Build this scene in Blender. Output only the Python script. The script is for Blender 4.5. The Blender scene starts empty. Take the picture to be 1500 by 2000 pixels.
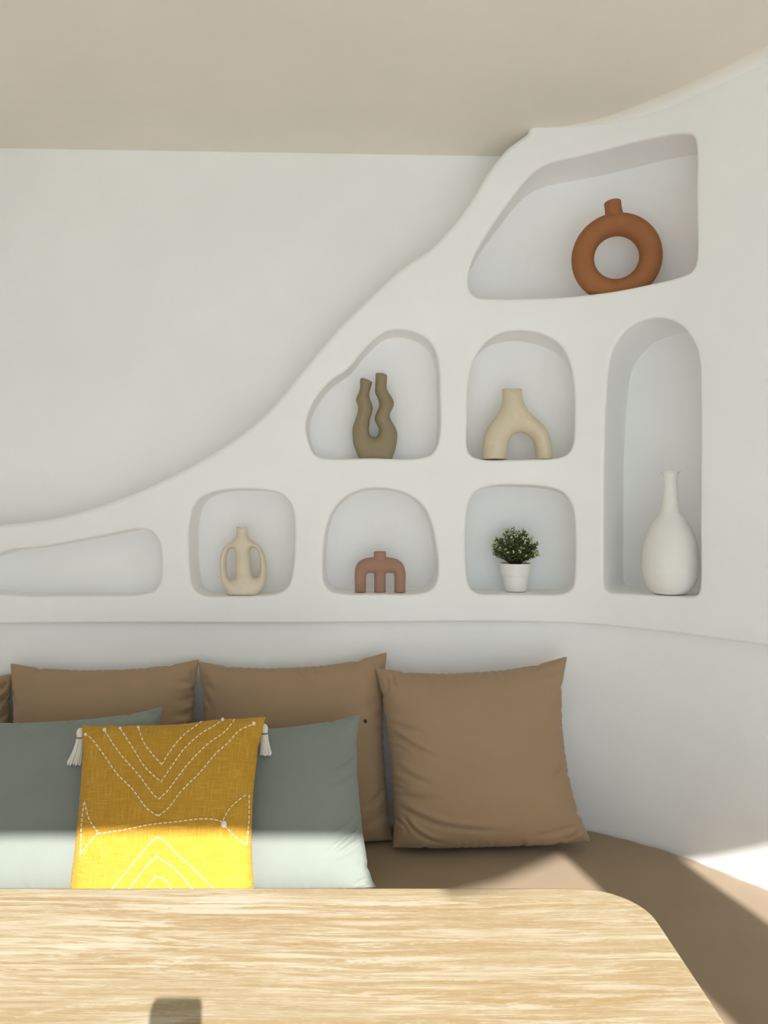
import bpy, bmesh, math, random
import numpy as np
from mathutils import Vector, Matrix
from mathutils.geometry import delaunay_2d_cdt
from mathutils.bvhtree import BVHTree

R = math.radians
S = bpy.context.scene
COL = S.collection

# ------------------------------------------------------------------ camera, sky, sun, exposure
FPX, CX, CY, EYE = 1500.0, 750.0, 1000.0, 1.35
cam_d = bpy.data.cameras.new('camera')
cam_d.sensor_fit = 'VERTICAL'
cam_d.sensor_height = 36.0
cam_d.lens = 36.0 * FPX / 2000.0
cam_d.clip_start = 0.02
cam = bpy.data.objects.new('camera', cam_d)
cam.location = (0, 0, EYE)
cam.rotation_euler = (R(90), 0, 0)
COL.objects.link(cam)
S.camera = cam

SKY_STRENGTH = 1.5
SUN_STRENGTH = 8.9
EXPOSURE = 0.17
AZ, SLOPE = 0.22, 0.55            # the sun travels (-AZ, 1, -SLOPE)
world = bpy.data.worlds.new('sky')
S.world = world
world.use_nodes = True
wn = world.node_tree.nodes
bg = wn['Background']
bg.inputs['Color'].default_value = (0.64, 0.84, 1.0, 1)
bg.inputs['Strength'].default_value = SKY_STRENGTH

sun_d = bpy.data.lights.new('sun', 'SUN')
sun_d.energy = SUN_STRENGTH
sun_d.color = (1.0, 0.975, 0.93)
sun_d.angle = R(0.6)
sun = bpy.data.objects.new('sun', sun_d)
sun.rotation_euler = Vector((-AZ, 1, -SLOPE)).to_track_quat('-Z', 'Y').to_euler()
sun.location = (1, -4, 4)
COL.objects.link(sun)

S.view_settings.view_transform = 'Standard'
S.view_settings.look = 'None'
S.view_settings.gamma = 1.0
S.view_settings.use_curve_mapping = False
S.view_settings.exposure = EXPOSURE
S.cycles.max_bounces = 14
S.cycles.diffuse_bounces = 10
S.cycles.use_denoising = True
S.cycles.sample_clamp_indirect = 6.0

CEIL = 2.425
FRONT_Y = -1.0

# ------------------------------------------------------------------ helpers
def P(px, py, d):
    return Vector(((px - CX) / FPX * d, d, EYE - (py - CY) / FPX * d))

def mesh_obj(name, verts, faces, mat=None, parent=None, smooth=True):
    me = bpy.data.meshes.new(name)
    me.from_pydata([tuple(v) for v in verts], [], [tuple(f) for f in faces])
    me.validate()
    me.update()
    if smooth:
        me.polygons.foreach_set('use_smooth', [True] * len(me.polygons))
    o = bpy.data.objects.new(name, me)
    COL.objects.link(o)
    if mat: me.materials.append(mat)
    if parent is not None: o.parent = parent
    return o

def bm_obj(name, bm, mat=None, parent=None, smooth=True):
    me = bpy.data.meshes.new(name)
    bm.to_mesh(me); bm.free()
    if smooth:
        me.polygons.foreach_set('use_smooth', [True] * len(me.polygons))
    o = bpy.data.objects.new(name, me)
    COL.objects.link(o)
    if mat: me.materials.append(mat)
    if parent is not None: o.parent = parent
    return o

def empty(name, loc=(0, 0, 0), rz=0):
    o = bpy.data.objects.new(name, None)
    o.empty_display_size = 0.05
    o.location = loc; o.rotation_euler = (0, 0, rz)
    COL.objects.link(o)
    return o

def tag(o, label, cat, group=None):
    o['label'] = label; o['category'] = cat
    if group: o['group'] = group
    return o

def struct(o):
    o['kind'] = 'structure'
    return o

def catmull(pts, n_seg=8, closed=False):
    pts = [np.array(p, float) for p in pts]
    n = len(pts); out = []
    rng = range(n) if closed else range(n - 1)
    for i in rng:
        if closed:
            p0, p1, p2, p3 = pts[(i - 1) % n], pts[i], pts[(i + 1) % n], pts[(i + 2) % n]
        else:
            p1, p2 = pts[i], pts[i + 1]
            p0 = pts[i - 1] if i > 0 else 2 * p1 - p2
            p3 = pts[i + 2] if i + 2 < n else 2 * p2 - p1
        # centripetal
        a = lambda q, r: max(np.linalg.norm(q - r), 1e-6) ** 0.5
        t0 = 0; t1 = t0 + a(p1, p0); t2 = t1 + a(p2, p1); t3 = t2 + a(p3, p2)
        for k in range(n_seg):
            t = t1 + (t2 - t1) * k / n_seg
            A1 = (t1 - t) / (t1 - t0) * p0 + (t - t0) / (t1 - t0) * p1
            A2 = (t2 - t) / (t2 - t1) * p1 + (t - t1) / (t2 - t1) * p2
            A3 = (t3 - t) / (t3 - t2) * p2 + (t - t2) / (t3 - t2) * p3
            B1 = (t2 - t) / (t2 - t0) * A1 + (t - t0) / (t2 - t0) * A2
            B2 = (t3 - t) / (t3 - t1) * A2 + (t - t1) / (t3 - t1) * A3
            out.append((t2 - t) / (t2 - t1) * B1 + (t - t1) / (t2 - t1) * B2)
    if not closed: out.append(pts[-1])
    return np.array(out)

def resample(pl, step, closed=False):
    q = np.vstack([pl, pl[:1]]) if closed else pl
    s = np.concatenate([[0], np.cumsum(np.linalg.norm(np.diff(q, axis=0), axis=1))])
    n = max(4, int(round(s[-1] / step)))
    t = np.linspace(0, s[-1], n + 1)
    if closed: t = t[:-1]
    return np.stack([np.interp(t, s, q[:, k]) for k in range(q.shape[1])], 1)

# ------------------------------------------------------------------ materials
def new_mat(name):
    m = bpy.data.materials.new(name); m.use_nodes = True
    nt = m.node_tree
    return m, nt, nt.nodes, nt.links, nt.nodes['Principled BSDF']

def noise(nodes, links, scale, detail=4, rough=0.5, vec=None, dist=0.0):
    n = nodes.new('ShaderNodeTexNoise')
    n.inputs['Scale'].default_value = scale
    n.inputs['Detail'].default_value = detail
    n.inputs['Roughness'].default_value = rough
    n.inputs['Distortion'].default_value = dist
    if vec is not None: links.new(vec, n.inputs['Vector'])
    return n

def plaster(name, col, var=0.02, bump=0.12):
    m, nt, N, L, b = new_mat(name)
    tc = N.new('ShaderNodeTexCoord')
    a = noise(N, L, 3.0, 5, 0.6, tc.outputs['Object'])
    ramp = N.new('ShaderNodeValToRGB')
    ramp.color_ramp.elements[0].position = 0.35
    ramp.color_ramp.elements[1].position = 0.65
    ramp.color_ramp.elements[0].color = tuple(c * (1 - var) for c in col) + (1,)
    ramp.color_ramp.elements[1].color = tuple(min(1, c * (1 + var)) for c in col) + (1,)
    L.new(a.outputs['Fac'], ramp.inputs['Fac'])
    L.new(ramp.outputs['Color'], b.inputs['Base Color'])
    b.inputs['Roughness'].default_value = 0.85
    b.inputs['Specular IOR Level'].default_value = 0.2
    n1 = noise(N, L, 9, 3, 0.5, tc.outputs['Object'])
    n2 = noise(N, L, 60, 4, 0.6, tc.outputs['Object'])
    mx = N.new('ShaderNodeMath'); mx.operation = 'MULTIPLY_ADD'
    mx.inputs[1].default_value = 0.12
    L.new(n2.outputs['Fac'], mx.inputs[0]); L.new(n1.outputs['Fac'], mx.inputs[2])
    bp = N.new('ShaderNodeBump'); bp.inputs['Strength'].default_value = bump
    bp.inputs['Distance'].default_value = 0.02
    L.new(mx.outputs[0], bp.inputs['Height']); L.new(bp.outputs['Normal'], b.inputs['Normal'])
    return m

def ceramic(name, col, var=0.06, rough=0.85, grain=300, bump=0.25):
    m, nt, N, L, b = new_mat(name)
    tc = N.new('ShaderNodeTexCoord')
    a = noise(N, L, 25, 5, 0.65, tc.outputs['Object'])
    ramp = N.new('ShaderNodeValToRGB')
    ramp.color_ramp.elements[0].position = 0.3
    ramp.color_ramp.elements[1].position = 0.7
    ramp.color_ramp.elements[0].color = tuple(c * (1 - var) for c in col) + (1,)
    ramp.color_ramp.elements[1].color = tuple(min(1, c * (1 + var)) for c in col) + (1,)
    L.new(a.outputs['Fac'], ramp.inputs['Fac'])
    L.new(ramp.outputs['Color'], b.inputs['Base Color'])
    b.inputs['Roughness'].default_value = rough
    b.inputs['Specular IOR Level'].default_value = 0.25
    n2 = noise(N, L, grain, 3, 0.6, tc.outputs['Object'])
    bp = N.new('ShaderNodeBump'); bp.inputs['Strength'].default_value = bump
    bp.inputs['Distance'].default_value = 0.0012
    L.new(n2.outputs['Fac'], bp.inputs['Height']); L.new(bp.outputs['Normal'], b.inputs['Normal'])
    return m

def fabric(name, col, weave=900, var=0.04, bump=0.15, sheen=0.15, coarse=False):
    m, nt, N, L, b = new_mat(name)
    tc = N.new('ShaderNodeTexCoord')
    src = tc.outputs['UV'] if coarse else tc.outputs['Object']
    a = noise(N, L, 6 if not coarse else 5, 4, 0.6, tc.outputs['Object'])
    ramp = N.new('ShaderNodeValToRGB')
    ramp.color_ramp.elements[0].position = 0.3
    ramp.color_ramp.elements[1].position = 0.7
    ramp.color_ramp.elements[0].color = tuple(c * (1 - var) for c in col) + (1,)
    ramp.color_ramp.elements[1].color = tuple(min(1, c * (1 + var)) for c in col) + (1,)
    L.new(a.outputs['Fac'], ramp.inputs['Fac'])
    colout = ramp.outputs['Color']
    if coarse:
        # slub linen weave: threads along both directions, each with uneven thickness
        hs = []
        for k, (sx, sy) in enumerate(((1.0, 0.035), (0.035, 1.0))):
            mp = N.new('ShaderNodeMapping'); mp.inputs['Scale'].default_value = (sx * weave, sy * weave, 1)
            mp.inputs['Location'].default_value = (k * 7.3, k * 3.1, 0)
            L.new(src, mp.inputs['Vector'])
            n = noise(N, L, 1.0, 2, 0.6, mp.outputs['Vector'])
            hs.append(n.outputs['Fac'])
        mx = N.new('ShaderNodeMath'); mx.operation = 'MAXIMUM'
        L.new(hs[0], mx.inputs[0]); L.new(hs[1], mx.inputs[1])
        r2 = N.new('ShaderNodeValToRGB')
        r2.color_ramp.elements[0].position = 0.46; r2.color_ramp.elements[1].position = 0.74
        r2.color_ramp.elements[0].color = (0.80, 0.74, 0.55, 1)
        r2.color_ramp.elements[1].color = (1.12, 1.2, 1.9, 1)
        L.new(mx.outputs[0], r2.inputs['Fac'])
        mc = N.new('ShaderNodeMix'); mc.data_type = 'RGBA'; mc.blend_type = 'MULTIPLY'
        mc.inputs['Factor'].default_value = 1.0
        L.new(colout, mc.inputs['A']); L.new(r2.outputs['Color'], mc.inputs['B'])
        colout = mc.outputs['Result']
        h = mx.outputs[0]; dist = 0.0018
    else:
        n2 = noise(N, L, weave, 2, 0.5, tc.outputs['Object'])
        h = n2.outputs['Fac']; dist = 0.0006
    L.new(colout, b.inputs['Base Color'])
    b.inputs['Roughness'].default_value = 0.95
    b.inputs['Specular IOR Level'].default_value = 0.1
    b.inputs['Sheen Weight'].default_value = sheen
    b.inputs['Sheen Roughness'].default_value = 0.6
    bp = N.new('ShaderNodeBump'); bp.inputs['Strength'].default_value = bump
    bp.inputs['Distance'].default_value = dist
    L.new(h, bp.inputs['Height']); L.new(bp.outputs['Normal'], b.inputs['Normal'])
    return m

def plain(name, col, rough=0.6, spec=0.3):
    m, nt, N, L, b = new_mat(name)
    tc = N.new('ShaderNodeTexCoord')
    a = noise(N, L, 40, 3, 0.5, tc.outputs['Object'])
    ramp = N.new('ShaderNodeValToRGB')
    ramp.color_ramp.elements[0].color = tuple(c * 0.94 for c in col) + (1,)
    ramp.color_ramp.elements[1].color = tuple(min(1, c * 1.05) for c in col) + (1,)
    L.new(a.outputs['Fac'], ramp.inputs['Fac']); L.new(ramp.outputs['Color'], b.inputs['Base Color'])
    b.inputs['Roughness'].default_value = rough
    b.inputs['Specular IOR Level'].default_value = spec
    return m

def limed_wood(name, tan, pale, cream):
    m, nt, N, L, b = new_mat(name)
    tc = N.new('ShaderNodeTexCoord')
    def streak(sx, sy, detail, rough, dist, loc=0, lo=0.3, hi=0.7, warp=True):
        mp = N.new('ShaderNodeMapping'); mp.inputs['Scale'].default_value = (sx, sy, sy)
        mp.inputs['Location'].default_value = (loc, loc * 1.7, 0)
        L.new(wv.outputs[0] if warp else tc.outputs['Object'], mp.inputs['Vector'])
        n = noise(N, L, 1.0, detail, rough, mp.outputs['Vector'], dist)
        mr = N.new('ShaderNodeMapRange'); mr.clamp = True
        mr.inputs['From Min'].default_value = lo; mr.inputs['From Max'].default_value = hi
        L.new(n.outputs['Fac'], mr.inputs['Value'])
        return mr.outputs['Result']
    # gentle warp of the grain
    w0 = noise(N, L, 2.0, 2, 0.5, tc.outputs['Object'])
    wv = N.new('ShaderNodeVectorMath'); wv.operation = 'MULTIPLY_ADD'
    L.new(w0.outputs['Color'], wv.inputs[0])
    wv.inputs[1].default_value = (0.0, 0.045, 0.0)
    L.new(tc.outputs['Object'], wv.inputs[2])
    def mth(op, a_, b_):
        q = N.new('ShaderNodeMath'); q.operation = op; q.use_clamp = op != 'SINE' and op != 'MULTIPLY_ADD'
        for i_, v_ in enumerate((a_, b_)):
            if v_ is None: continue
            if isinstance(v_, (int, float)): q.inputs[i_].default_value = v_
            else: L.new(v_, q.inputs[i_])
        return q.outputs[0]
    def blend(base, col_, fac):
        q = N.new('ShaderNodeMix'); q.data_type = 'RGBA'
        if isinstance(base, tuple): q.inputs['A'].default_value = base + (1,)
        else: L.new(base, q.inputs['A'])
        q.inputs['B'].default_value = col_ + (1,)
        L.new(fac, q.inputs['Factor']); return q.outputs['Result']
    broad = streak(1.6, 20, 4, 0.65, 0.3, 0, 0.38, 0.62)
    patch = streak(1.8, 6, 3, 0.6, 0.5, 3, 0.40, 0.62)
    fine = streak(4.5, 85, 5, 0.7, 0.5, 5, 0.45, 0.60)
    figure = streak(3.4, 36, 7, 0.75, 1.0, 2, 0.53, 0.59)
    speck = streak(45.0, 160, 3, 0.7, 0.6, 6, 0.48, 0.66)
    hair = streak(16.0, 420, 3, 0.6, 0.0, 9, 0.50, 0.72)
    # cathedral figure: thin pale contour lines of a long slow field
    mp = N.new('ShaderNodeMapping'); mp.inputs['Scale'].default_value = (0.55, 6.0, 6.0); mp.inputs['Location'].default_value = (4.2, 1.3, 0)
    L.new(tc.outputs['Object'], mp.inputs['Vector'])
    nf = noise(N, L, 1.0, 3, 0.45, mp.outputs['Vector'], 0.3)
    sn = N.new('ShaderNodeMath'); sn.operation = 'MULTIPLY'; sn.inputs[1].default_value = 70.0
    L.new(nf.outputs['Fac'], sn.inputs[0])
    si = N.new('ShaderNodeMath'); si.operation = 'SINE'; L.new(sn.outputs[0], si.inputs[0])
    cr = N.new('ShaderNodeMapRange'); cr.inputs['From Min'].default_value = 0.93; cr.inputs['From Max'].default_value = 1.0
    L.new(si.outputs[0], cr.inputs['Value'])
    cont = cr.outputs['Result']
    c_ = blend(tan, pale, broad)
    c_ = blend(c_, cream, mth('MULTIPLY', mth('MULTIPLY', fine, 0.70), mth('ADD', patch, 0.35)))
    c_ = blend(c_, cream, mth('MULTIPLY', mth('MULTIPLY', figure, 0.85), mth('ADD', patch, 0.25)))
    c_ = blend(c_, cream, mth('MULTIPLY', mth('MULTIPLY', cont, 0.6), mth('ADD', speck, 0.15)))
    c_ = blend(c_, cream, mth('MULTIPLY', speck, 0.22))
    c_ = blend(c_, tuple(c * 0.80 for c in tan), mth('MULTIPLY', hair, 0.40))
    class _O: pass
    mixd = _O(); mixd.outputs = {'Result': c_}
    L.new(mixd.outputs['Result'], b.inputs['Base Color'])
    b.inputs['Roughness'].default_value = 0.6
    b.inputs['Specular IOR Level'].default_value = 0.25
    bp = N.new('ShaderNodeBump'); bp.inputs['Strength'].default_value = 0.2
    bp.inputs['Distance'].default_value = 0.001
    L.new(fine, bp.inputs['Height']); L.new(bp.outputs['Normal'], b.inputs['Normal'])
    return m

M_WALL = plaster('white_plaster', (0.87, 0.87, 0.865))
M_CEIL = plaster('cream_plaster', (0.78, 0.735, 0.645), 0.02, 0.08)
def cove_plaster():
    # colour blends with height from the wall white to the ceiling cream
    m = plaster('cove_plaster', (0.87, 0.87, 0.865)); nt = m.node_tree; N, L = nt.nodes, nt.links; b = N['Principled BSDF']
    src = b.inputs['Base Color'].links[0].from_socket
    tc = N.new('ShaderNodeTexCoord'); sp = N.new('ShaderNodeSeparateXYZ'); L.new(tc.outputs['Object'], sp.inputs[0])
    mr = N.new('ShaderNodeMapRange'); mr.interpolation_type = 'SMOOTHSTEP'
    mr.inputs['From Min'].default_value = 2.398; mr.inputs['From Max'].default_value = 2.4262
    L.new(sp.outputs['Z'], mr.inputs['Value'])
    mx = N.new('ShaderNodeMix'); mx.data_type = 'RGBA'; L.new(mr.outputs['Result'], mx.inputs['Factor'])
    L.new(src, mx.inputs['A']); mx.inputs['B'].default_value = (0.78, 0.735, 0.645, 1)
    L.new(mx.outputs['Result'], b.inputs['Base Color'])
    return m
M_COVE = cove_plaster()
M_FLOOR = plaster('polished_cement', (0.66, 0.655, 0.64), 0.05, 0.05)
M_TERR = plaster('terrace_cement', (0.72, 0.715, 0.70), 0.06, 0.1)
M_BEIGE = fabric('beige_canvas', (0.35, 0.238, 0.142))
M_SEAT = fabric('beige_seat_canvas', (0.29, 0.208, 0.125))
M_BLUE = fabric('sage_blue_canvas', (0.222, 0.246, 0.222))
M_YELLOW = fabric('yellow_slub_linen', (0.575, 0.325, 0.040), 300, 0.08, 0.5, 0.05, True)
M_THREAD = plain('cream_thread', (0.84, 0.70, 0.46), 0.9, 0.1)
M_TASSEL = plain('white_cotton', (0.80, 0.76, 0.70), 0.95, 0.1)
M_BAND = plain('brown_thread', (0.22, 0.14, 0.09), 0.9, 0.1)
M_WOOD = limed_wood('limed_wood', (0.345, 0.24, 0.117), (0.38, 0.292, 0.172), (0.545, 0.485, 0.38))
M_DARKWOOD = plain('chair_wood', (0.35, 0.22, 0.12), 0.5)
M_TERRA = ceramic('terracotta_ceramic', (0.33, 0.135, 0.055))
M_TAUPE = ceramic('taupe_ceramic', (0.29, 0.237, 0.148))
M_CREAM = ceramic('cream_ceramic', (0.68, 0.59, 0.44))
M_SAND = ceramic('sandy_ceramic', (0.72, 0.63, 0.50))
M_BRICK = ceramic('dusty_red_ceramic', (0.37, 0.215, 0.155))
M_WHITE = ceramic('white_ceramic', (0.80, 0.79, 0.75), 0.03, 0.75)
M_POT = plain('white_glazed_pot', (0.80, 0.79, 0.76), 0.4, 0.4)
M_LEAF = plain('dark_green_leaf', (0.05, 0.095, 0.022), 0.6)
M_LEAF2 = plain('mid_green_leaf', (0.16, 0.235, 0.06), 0.6)
M_FLOWER = plain('pale_green_blossom', (0.66, 0.70, 0.46), 0.7)
M_STEM = plain('brown_stem', (0.09, 0.055, 0.03), 0.8)
M_SOIL = plain('dark_soil', (0.03, 0.022, 0.015), 0.9)

# ------------------------------------------------------------------ plan curve of the thick wall
plan_pts = [(-2.42, 2.15), (-1.8, 2.15), (-1.2, 2.15), (-0.6, 2.15), (0.0, 2.15), (0.40, 2.15), (0.52, 2.138),
            (0.61, 2.095), (0.731, 1.995), (0.819, 1.89), (0.894, 1.79), (1.0, 1.64), (1.12, 1.45), (1.25, 1.2),
            (1.40, 0.8), (1.55, 0.3), (1.68, -0.3), (1.72, -1.0)]
PL = resample(catmull(plan_pts, 16), 0.01)
for _ in range(25):                                    # soften the bend
    PL[1:-1] = 0.25 * PL[:-2] + 0.5 * PL[1:-1] + 0.25 * PL[2:]
PU = np.concatenate([[0], np.cumsum(np.linalg.norm(np.diff(PL, axis=0), axis=1))]) - 2.42
PT = np.gradient(PL, axis=0); PT /= np.linalg.norm(PT, axis=1)[:, None]
for _ in range(20):
    PT[1:-1] = 0.25 * PT[:-2] + 0.5 * PT[1:-1] + 0.25 * PT[2:]
PT /= np.linalg.norm(PT, axis=1)[:, None]
UMAX = PU[-1]

def wobble(u, z):
    return 0.0022 * np.sin(3.1 * u + 1.3 * z + 0.4) * np.sin(2.7 * z - 0.8 * u) + 0.0012 * np.sin(9 * u + 2) * np.sin(8 * z + 1)

def W(u, z, depth, wob=True):
    """surface coordinates to the room: u along the wall, z height, depth into the wall"""
    u = np.asarray(u, float); z = np.asarray(z, float); depth = np.asarray(depth, float)
    x = np.interp(u, PU, PL[:, 0]); y = np.interp(u, PU, PL[:, 1])
    tx = np.interp(u, PU, PT[:, 0]); ty = np.interp(u, PU, PT[:, 1])
    n = np.hypot(tx, ty); tx, ty = tx / n, ty / n
    d = depth + (wobble(u, z) if wob else 0)
    return np.stack([x - ty * d, y + tx * d, z + 0 * x], -1)

def px_wall(px, py, off=0.0):
    m = (px - CX) / FPX
    pos = W(PU, 0 * PU, off, False)
    f = pos[:, 0] - m * pos[:, 1]
    i = int(np.argmax(f > 0))
    t = -f[i - 1] / (f[i] - f[i - 1])
    u = PU[i - 1] + t * (PU[i] - PU[i - 1])
    d = pos[i - 1, 1] + t * (pos[i, 1] - pos[i - 1, 1])
    return u, EYE - (py - CY) / FPX * d

def outline(pts, closed=True, step=0.008):
    uv = [px_wall(*p) for p in pts]
    q = resample(catmull(uv, 8, closed), step, closed)
    for _ in range(2):
        if closed: q = 0.25 * np.roll(q, 1, 0) + 0.5 * q + 0.25 * np.roll(q, -1, 0)
        else: q[1:-1] = 0.25 * q[:-2] + 0.5 * q[1:-1] + 0.25 * q[2:]
    return q

def normals2d(q, closed):
    t = (np.roll(q, -1, 0) - np.roll(q, 1, 0)) if closed else np.gradient(q, axis=0)
    t = t / np.linalg.norm(t, axis=1)[:, None]
    n = np.stack([t[:, 1], -t[:, 0]], 1)
    return n

NICHES = {
 'A': (0.16, [(915.5,561),(914.6,544),(924,506),(945,467),(988,403),(1030.6,348),(1052,329),(1082,315),(1133,303),(1184,290),(1244,275),(1303.7,263.5),(1342,260.5),(1355,269),(1359,288),(1358,390),(1358,510),(1350.6,529),(1329,539),(1265,555),(1201,567.7),(1133,576),(1052,581),(966.6,582),(928,578)]),
 'B': (0.105, [(597.5,832),(602.5,863),(614,888),(629.6,894.7),(730,894.7),(807.5,895.8),(842,888),(854,870.7),(859.7,832),(858.5,774),(855.8,708),(846,677),(826.8,656),(799.7,645.6),(776.5,643),(753,647),(734,660),(707,687),(679.9,720),(649,741),(622,770),(604.5,801)]),
 'C': (0.14, [(912.7,816.5),(912,870.7),(917.7,888),(939,897),(985,898.5),(1043,897),(1086,895),(1109,887),(1118.8,868),(1121.5,816.5),(1120,754.7),(1113,712),(1097.5,677),(1066.6,654),(1024,644.5),(985,648),(954,663.8),(931,692.8),(917.7,731.5),(912.7,770)]),
 'D': (0.085, [(314.4,1100),(312,1136),(302,1154),(276,1161),(240,1163.6),(144,1164),(48,1164),(0,1161),(-30,1155),(-48,1135),(-46,1108),(-25,1090),(0,1081),(24,1073.6),(72,1070),(144,1057),(216,1043.6),(259,1034.7),(285.6,1034),(302,1043.6),(312,1066)]),
 'E': (0.115, [(368,1069),(371.7,1129),(377,1149.6),(392,1162.6),(452,1165.6),(508,1164.5),(545,1159),(564,1144),(571.4,1114),(575,1069),(574.4,1013),(567.7,983.5),(549,964.8),(519,957),(470.6,955.5),(425.8,959),(392,972),(377,991),(371.7,1013),(368,1039.5)]),
 'F': (0.135, [(630.4,1106.6),(632,1136.5),(642,1153),(668.5,1160),(743,1160.8),(818,1160),(844,1151),(854,1132.8),(855.9,1099),(851,1062),(842,1020.8),(825,987),(795,964.8),(758,954.7),(728,953.6),(698,959),(668.5,976),(646,1005.9),(634.9,1043)]),
 'G': (0.15, [(909,1050.6),(910.4,1106.6),(916,1144),(931,1159),(972,1160.8),(1046.6,1161.5),(1099,1160),(1117.6,1149.6),(1122.4,1106.6),(1123,1050.6),(1121,1009.6),(1113.8,979.7),(1095,959),(1061.6,950),(1009,947),(960.8,949),(931,959),(917.9,976),(911.5,1006)]),
 'H': (0.225, [(1178.7,921),(1178.7,1045),(1178.7,1130),(1180,1152),(1187,1157),(1233,1160),(1295,1164),(1341,1166),(1361,1164),(1366,1150),(1366.5,1014),(1367,859),(1366,766),(1364.7,710),(1357,676),(1338,645),(1313.5,626.5),(1285.7,620),(1254.7,625),(1223.7,642),(1202,670),(1191,697.8),(1185.9,735),(1181.8,797)]),
}
OUT = {}
for k, (dep, pts) in NICHES.items():
    q = outline(pts)
    area = 0.5 * np.sum(q[:, 0] * np.roll(q[:, 1], -1) - np.roll(q[:, 0], -1) * q[:, 1])
    if area < 0: q = q[::-1]                           # counter-clockwise: normals point out of the niche
    OUT[k] = q

def floor_z(k, u):
    q = OUT[k]; zc = q[:, 1].mean()
    s = q[q[:, 1] < zc]; s = s[np.argsort(s[:, 0])]
    return float(np.interp(u, s[:, 0], s[:, 1]))

class MB:
    def __init__(s): s.v = []; s.f = []
    def add(s, vs, fs):
        o = len(s.v); s.v += [tuple(map(float, v)) for v in vs]
        s.f += [tuple(i + o for i in f) for f in fs]
    def grid(s, rows, close=False):
        n = len(rows[0]); m = len(rows); vs = [p for r in rows for p in r]; fs = []
        for i in range(m - 1):
            for j in range(n if close else n - 1):
                k = (j + 1) % n
                fs.append((i * n + j, i * n + k, (i + 1) * n + k, (i + 1) * n + j))
        s.add(vs, fs)

def pip(pts, poly):
    x, y = pts[:, 0][:, None], pts[:, 1][:, None]
    x1, y1 = poly[:, 0][None], poly[:, 1][None]
    x2, y2 = np.roll(poly[:, 0], -1)[None], np.roll(poly[:, 1], -1)[None]
    c = ((y1 > y) != (y2 > y)) & (x < (x2 - x1) * (y - y1) / (y2 - y1 + 1e-12) + x1)
    return c.sum(1) % 2 == 1

def dist_poly(pts, poly):
    d = np.full(len(pts), 1e9)
    for i in range(0, len(pts), 500):
        d[i:i + 500] = np.sqrt(((pts[i:i + 500, None] - poly[None]) ** 2).sum(-1)).min(1)
    return d

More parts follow.
